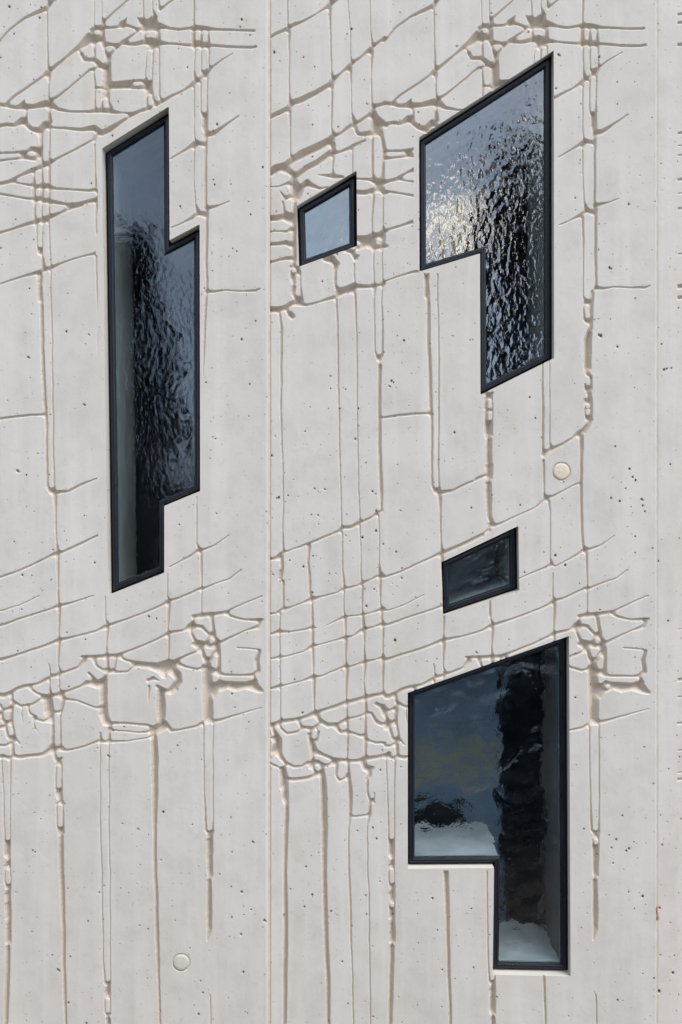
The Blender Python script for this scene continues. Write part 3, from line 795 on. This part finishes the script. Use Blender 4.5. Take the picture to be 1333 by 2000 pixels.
GREEN = (0.90, 0.965, 0.985)
G1 = glass('rippled_glass_dark', 1.3, 40, 0.8, 0.0008, GREEN, 0.35, 0.025, 0.35, 0.6)
G2 = glass('rippled_glass_wavy', 4.1, 30, 0.62, 0.0019, GREEN, 0.3, 0.14, 0.35, 0.25)
G3 = glass('rippled_glass_pale', 6.6, 22, 0.6, 0.0011, (0.80, 0.93, 0.90), 0.3, 0.19, 0.35, 0.5)
G4 = glass('rippled_glass_low', 8.2, 26, 0.9, 0.0032, GREEN, 0.4, 0.02, 0.5, 1.0)
G5 = glass('rippled_glass_bottom', 9.7, 27, 1.1, 0.0030, GREEN, 0.5, 0.0, 0.5, 4.5)
GF = glass('smooth_outer_glass', 2.2, 5, 0.8, 0.0006, (0.97, 0.99, 1.0), 0.1, 0.0)

def ring(mb, A, da, B, db):
    n = len(A)
    for k in range(n):
        q = (k + 1) % n
        mb.quad(W(*A[k], da), W(*B[k], db), W(*B[q], db), W(*A[q], da))

def window(poly, par, gmat, lab, jmat=MJAMB):
    prof = [(0.2, 47), (4.2, 46), (4.6, 38.5), (5.8, 36.4), (8.6, 36.2), (9.3, 38.0), (10.3, 38.0), (10.9, 36.8), (12.2, 37.4), (13.0, 41.0), (14.2, 41.6)]
    mb = MB()
    loops = [(inset(poly, o), d) for o, d in prof]
    for (A, da), (B, db) in zip(loops[1:-1], loops[2:]): ring(mb, A, da, B, db)
    wdw = link('window', mb.v, mb.f, MFRAME); child_origin(wdw, par); wdw['label'] = lab
    gk = MB(); ring(gk, loops[0][0], 45.2, loops[1][0], 44.5); ring(gk, inset(poly, 2.6), 44.5, inset(poly, 5.0), 39.5)
    gk2 = inset(poly, 13.6); ring(gk, gk2, 41.2, inset(poly, 14.8), 42.0)
    g = link('gasket', gk.v, gk.f, MGASK); child_origin(g, wdw)
    # pane: closed slab
    a = inset(poly, 13.2); n = len(a)
    v = [W(*p, 42.2) for p in a] + [W(*p, 46.2) for p in a]
    f = [tuple(range(n)), tuple(range(2 * n - 1, n - 1, -1))] + [(k, (k + 1) % n, n + (k + 1) % n, n + k) for k in range(n)]
    pane = link('glass_pane', v, f, GF)
    pane.data.materials.append(gmat); pane.data.polygons[1].material_index = 1
    bm = bmesh.new(); bm.from_mesh(pane.data); bmesh.ops.recalc_face_normals(bm, faces=bm.faces); bm.to_mesh(pane.data); bm.free()
    child_origin(pane, wdw)
    sp = MB(); ring(sp, inset(poly, 15.0), 47, inset(poly, 15.0), 53); ring(sp, inset(poly, 15.0), 53, inset(poly, 11.0), 53.4)
    s = link('spacer', sp.v, sp.f, MSPACE); child_origin(s, wdw)
    # inside linings of the deep wall
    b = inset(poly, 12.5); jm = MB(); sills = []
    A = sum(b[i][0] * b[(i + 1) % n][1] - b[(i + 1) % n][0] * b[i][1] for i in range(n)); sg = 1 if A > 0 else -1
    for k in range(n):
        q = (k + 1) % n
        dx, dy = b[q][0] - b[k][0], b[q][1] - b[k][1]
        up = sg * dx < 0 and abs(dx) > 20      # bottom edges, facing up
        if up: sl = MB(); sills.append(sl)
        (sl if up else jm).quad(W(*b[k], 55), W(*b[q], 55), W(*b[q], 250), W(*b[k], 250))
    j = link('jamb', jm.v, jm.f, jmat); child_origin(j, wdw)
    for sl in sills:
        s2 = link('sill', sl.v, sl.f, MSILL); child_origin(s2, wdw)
    return wdw

window(O1, P1, G1, 'tall stepped window with dark blue-grey frame')
window(O2, P2, G2, 'large angled window with rippled sky reflections')
window(O3, P2, G3, 'small four-sided window with pale glass')
window(O4, P2, G4, 'small slanted window above the largest low one', MJAMB)
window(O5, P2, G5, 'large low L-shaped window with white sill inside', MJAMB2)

# dark room behind the wall
rm = MB()
x0, x1, z0, z1 = (-228 - CX) * S, (2035 - CX) * S, -0.95, 6.95
rm.box(x0, x1, 4.6, 4.8, z0, z1)
rm.box(x0, x0 + 0.15, 0.19, 4.6, z0, z1); rm.box(x1 - 0.15, x1, 0.19, 4.6, z0, z1)
rm.box(x0 + 0.15, x1 - 0.15, 0.19, 4.6, z0, z0 + 0.15); rm.box(x0 + 0.15, x1 - 0.15, 0.19, 4.6, z1 - 0.15, z1)
room = link('interior_room', rm.v, rm.f, MROOM)
tag(room, kind='structure')

pm, t, out = nt('blue_grey_partition')
tc = N(t, 'TexCoord'); V = tc.outputs['Object']; b = N(t, 'BsdfPrincipled'); b.inputs['Roughness'].default_value = 0.8
sx = N(t, 'SeparateXYZ'); t.links.new(V, sx.inputs[0])
zz = math_(t, 'ADD', sx.outputs[2], math_(t, 'MULTIPLY', noise(t, V, 4, 4), 0.35))
band = math_(t, 'MULTIPLY', ramp(t, zz, 1.20, 1.27), ramp(t, zz, 1.52, 1.60, 1, 0))
cc_ = mixc(t, ramp(t, noise(t, V, 7, 4), 0.35, 0.65), (0.50, 0.62, 0.76), (0.38, 0.50, 0.62))
cc_ = mixc(t, math_(t, 'MULTIPLY', band, ramp(t, noise(t, V, 16, 5), 0.38, 0.58, 0.15, 1)), cc_, (0.78, 0.72, 0.52))
xx_ = math_(t, 'ADD', sx.outputs[0], math_(t, 'MULTIPLY', noise(t, V, 6, 3), 0.2))
dk = math_(t, 'MULTIPLY', ramp(t, xx_, 0.92, 0.98, 1, 0), math_(t, 'MULTIPLY', ramp(t, zz, 0.74, 0.78), ramp(t, zz, 1.08, 1.14, 1, 0)))
cc_ = mixc(t, dk, cc_, (0.04, 0.04, 0.045))
t.links.new(cc_, b.inputs['Base Color']); t.links.new(b.outputs[0], out.inputs[0])
pp = MB(); pp.box(-0.25, 1.11, 1.32, 1.44, -0.8, 2.75)
part = link('interior_partition', pp.v, pp.f, pm)
tag(part, 'blue-grey partition with an ochre band, seen inside the lowest large window', 'partition')

# plinth under the panels
pb = MB(); pb.box(x0 - 0.2, x1 + 0.2, 0.02, 0.5, -1.5, -0.992)
pl = link('plinth', pb.v, pb.f, M1); tag(pl, kind='structure')

# ------------------------------------------------------------------ ground
gm, t, out = nt('paving_gravel')
tc = N(t, 'TexCoord'); V = tc.outputs['Object']
b = N(t, 'BsdfPrincipled'); b.inputs['Roughness'].default_value = 0.9
c1 = mixc(t, ramp(t, noise(t, V, 0.35, 4), 0.4, 0.6), (0.46, 0.34, 0.22), (0.38, 0.28, 0.18))
c1 = mixc(t, ramp(t, noise(t, V, 14, 4), 0.4, 0.65, 0, 0.5), c1, (0.30, 0.23, 0.15))
sx = N(t, 'SeparateXYZ'); t.links.new(V, sx.inputs[0])
near = ramp(t, math_(t, 'ADD', sx.outputs[1], math_(t, 'MULTIPLY', noise(t, V, 0.9, 3), 2)), -9.5, -8.8)
c1 = mixc(t, near, c1, (0.15, 0.13, 0.11))
far = ramp(t, math_(t, 'ADD', sx.outputs[1], math_(t, 'MULTIPLY', noise(t, V, 0.6, 3), 3)), -12.5, -11.5, 1, 0)
far2 = ramp(t, math_(t, 'ADD', sx.outputs[1], math_(t, 'MULTIPLY', noise(t, V, 0.6, 3), 3)), -17.5, -16.5, 1, 0)
c1 = mixc(t, far, c1, (0.36, 0.30, 0.11)); c1 = mixc(t, far2, c1, (0.05, 0.06, 0.05))
t.links.new(c1, b.inputs['Base Color']); t.links.new(b.outputs[0], out.inputs[0])
g = link('ground', [(-400, -400, -1.5), (400, -400, -1.5), (400, 400, -1.5), (-400, 400, -1.5)], [(0, 1, 2, 3)], gm)
tag(g, kind='structure')

# ------------------------------------------------------------------ trees across the yard (seen only in the panes)
MLEAF = plain('evergreen_foliage', (0.050, 0.036, 0.034), 0.7, 0.3, 0.5, 1.5)
MBARK = plain('bark', (0.07, 0.05, 0.04), 0.9, 0.2, 0.3, 12)
def tree(x, y, h, rad, lab, seed, col=False, n=46, m=150):
    rr = random.Random(seed)
    root = bpy.data.objects.new('evergreen_tree', None); C.objects.link(root); root.location = (x, y, -1.5)
    tag(root, lab, 'tree', 'trees across the yard')
    tv = []; tf = []
    def limb(p, q, ra, rb):
        n0 = len(tv); d = [q[i] - p[i] for i in range(3)]
        ux = (1, 0, 0) if abs(d[2]) > abs(d[0]) else (0, 0, 1)
        a = np.cross(d, ux); a = a / np.linalg.norm(a); bb = np.cross(d, a); bb = bb / np.linalg.norm(bb)
        for (c, r_) in ((p, ra), (q, rb)):
            for k in range(7):
                an = 2 * math.pi * k / 7; tv.append(tuple(c[i] + r_ * (math.cos(an) * a[i] + math.sin(an) * bb[i]) for i in range(3)))
        for k in range(7): tf.append((n0 + k, n0 + (k + 1) % 7, n0 + 7 + (k + 1) % 7, n0 + 7 + k))
    limb((0, 0, 0), (0.1, 0, h * 0.95), 0.22, 0.03)
    lv = []; lf = []
    for k in range(n):
        zc = h * (0.12 + 0.86 * rr.random()); a = rr.random() * 6.283
        reach = rad * ((1.0 if zc < h * 0.85 else 0.6) if col else (1.08 - zc / h)) * (0.55 + 0.6 * rr.random()) + 0.15
        tip = (math.cos(a) * reach, math.sin(a) * reach, zc - 0.15 * reach)
        limb((0.1 * zc / h, 0, zc), tip, 0.05, 0.015)
        for q in range(m):
            s_ = rr.random() ** 0.7
            c = [tip[i] * s_ + (0, 0, zc * (1 - s_))[i] + rr.gauss(0, 0.22) for i in range(3)]
            n0 = len(lv); sz = (0.16 if col else 0.10) + 0.12 * rr.random()
            u = [rr.gauss(0, 1) for _ in range(3)]; w = [rr.gauss(0, 1) for _ in range(3)]
            lu = math.sqrt(sum(z * z for z in u)); lw = math.sqrt(sum(z * z for z in w))
            for (s1, s2) in ((-1, 0), (0, -0.5), (1, 0), (0, 0.5)):
                lv.append(tuple(c[i] + sz * (s1 * u[i] / lu + s2 * w[i] / lw) for i in range(3)))
            lf.append((n0, n0 + 1, n0 + 2, n0 + 3))
    link('trunk', tv, tf, MBARK, root); link('crown', lv, lf, MLEAF, root)
tree(4.45, -19.5, 12.4, 1.25, 'tall columnar evergreen tree opposite the angled window', 1, True, 130, 130)
tree(-5.15, -20.5, 10.4, 1.1, 'dark columnar evergreen tree opposite the tall stepped window', 2, True, 130, 130)
tree(7.0, -23, 12.0, 2.2, 'shorter evergreen tree at the yard edge', 3, True, 80, 120)

rr = random.Random(5); hv = []; hf = []  # unseen leaf bank, added to dim the lower wall and darken low panes
for q in range(22000):
    u, v_, w = rr.random(), rr.random(), rr.random()
    face = rr.random()
    x = -6.5 + 13 * u; z = -1.5 + 3.0 * v_; y = -8.4 - 0.9 * w
    if face < 0.42: y = -8.4 + rr.gauss(0, 0.06)
    elif face < 0.7: y = -9.3 + rr.gauss(0, 0.06)
    elif face < 0.95: z = 1.5 + rr.gauss(0, 0.07)
    n0 = len(hv); sz = 0.06 + 0.07 * rr.random()
    a = np.array([rr.gauss(0, 1) for _ in range(3)]); b_ = np.array([rr.gauss(0, 1) for _ in range(3)])
    a /= np.linalg.norm(a); b_ /= np.linalg.norm(b_)
    for s1, s2 in ((-1, 0), (0, -0.5), (1, 0), (0, 0.5)): hv.append((x + sz * (s1 * a[0] + s2 * b_[0]), y + sz * (s1 * a[1] + s2 * b_[1]), z + sz * (s1 * a[2] + s2 * b_[2])))
    hf.append((n0, n0 + 1, n0 + 2, n0 + 3))
hv2 = [(x, y, z) for x in (-6.4, 6.4) for y in (-8.5, -9.2) for z in (-1.5, 1.4)]
n0 = len(hv); hv += hv2
hf += [tuple(n0 + i for i in q) for q in ((0,1,3,2),(4,6,7,5),(0,4,5,1),(2,3,7,6),(1,5,7,3))]
hd = link('blocker_hedge', hv, hf, plain('blocker_leaves', (0.022, 0.034, 0.034), 0.75, 0.25, 0.5, 2.0))
tag(hd, 'long dark leafy blocker, unseen, added to dim the lower wall', 'blocker_hedge')

# ------------------------------------------------------------------ light
SUN_EL, SUN_AZ = 56.0, 42.0     # azimuth: degrees to the right of the facade normal, seen from inside the yard
world = bpy.data.worlds.new('World'); bpy.context.scene.world = world; world.use_nodes = True
t = world.node_tree; t.nodes.clear()
out = t.nodes.new('ShaderNodeOutputWorld'); bg = t.nodes.new('ShaderNodeBackground')
sky = t.nodes.new('ShaderNodeTexSky'); sky.sky_type = 'NISHITA'; sky.sun_disc = False
dvec = (math.cos(R(SUN_EL)) * math.sin(R(SUN_AZ)), -math.cos(R(SUN_EL)) * math.cos(R(SUN_AZ)), math.sin(R(SUN_EL)))
sky.sun_elevation = R(SUN_EL); sky.sun_rotation = math.atan2(dvec[0], dvec[1])
sky.dust_density = 1.5
tc = N(t, 'TexCoord')
cl = noise(t, tc.outputs['Generated'], 2.4, 6, 0.6, 0.4)
cm = ramp(t, cl, 0.44, 0.62, 0.12, 0.95)
lum = N(t, 'RGBToBW'); t.links.new(sky.outputs[0], lum.inputs[0])
cc = N(t, 'CombineColor')
for i, k in enumerate((1.45, 1.40, 1.34)): t.links.new(math_(t, 'MULTIPLY', lum.outputs[0], k), cc.inputs[i])
sz = N(t, 'SeparateXYZ'); t.links.new(tc.outputs['Generated'], sz.inputs[0])
zn = math_(t, 'ADD', sz.outputs[2], math_(t, 'MULTIPLY', math_(t, 'SUBTRACT', cl, 0.5), 0.28))
bank = math_(t, 'MULTIPLY', ramp(t, zn, 0.215, 0.25, 1, 0), ramp(t, noise(t, tc.outputs['Generated'], 9, 5, 0.6), 0.35, 0.6, 0.35, 1))
ch = N(t, 'CombineColor')
for i, k in enumerate((1.02, 1.28, 1.72)): t.links.new(math_(t, 'MULTIPLY', lum.outputs[0], k), ch.inputs[i])
skc = mixc(t, cm, sky.outputs[0], cc.outputs[0])
cv = N(t, 'CombineColor')
for i, k in enumerate((3.8, 3.4, 2.8)): t.links.new(math_(t, 'MULTIPLY', lum.outputs[0], k), cv.inputs[i])
ex = math_(t, 'DIVIDE', math_(t, 'SUBTRACT', sz.outputs[0], 0.105), 0.055); ez = math_(t, 'DIVIDE', math_(t, 'SUBTRACT', sz.outputs[2], 0.205), 0.035)
er = math_(t, 'ADD', math_(t, 'MULTIPLY', ex, ex), math_(t, 'MULTIPLY', ez, ez))
er = math_(t, 'ADD', er, math_(t, 'MULTIPLY', noise(t, tc.outputs['Generated'], 22, 4, 0.6), 2.4))
cum = math_(t, 'MULTIPLY', ramp(t, er, 1.3, 2.1, 1, 0), math_(t, 'LESS_THAN', sz.outputs[1], 0.0))
t.links.new(mixc(t, cum, mixc(t, bank, skc, ch.outputs[0]), cv.outputs[0]), bg.inputs['Color'])
bg.inputs['Strength'].default_value = 0.12
t.links.new(bg.outputs[0], out.inputs[0])

sl = bpy.data.lights.new('Sun', 'SUN'); sl.energy = 0.9; sl.angle = R(28); sl.color = (1.0, 0.965, 0.92)
so = bpy.data.objects.new('Sun', sl); C.objects.link(so)
from mathutils import Vector
so.rotation_euler = (-Vector(dvec)).to_track_quat('-Z', 'Y').to_euler()
so.location = (3, -10, 12)

# ------------------------------------------------------------------ camera
cam = bpy.data.cameras.new('Camera'); co_ = bpy.data.objects.new('Camera', cam); C.objects.link(co_)
co_.location = (0, -DIST, (2000 - HOR) * S); co_.rotation_euler = (R(90), 0, 0)
cam.sensor_width = 36; cam.lens = 36 * DIST / (2000 * S)
cam.shift_y = -(CY - HOR) / 2000.0
cam.clip_end = 2000
sc = bpy.context.scene
sc.camera = co_
sc.view_settings.view_transform = 'Standard'; sc.view_settings.look = 'None'
sc.view_settings.exposure = 1.05; sc.view_settings.gamma = 1.0
try:
    sc.cycles.use_denoising = True
    sc.cycles.blur_glossy = 0.3
except Exception: pass
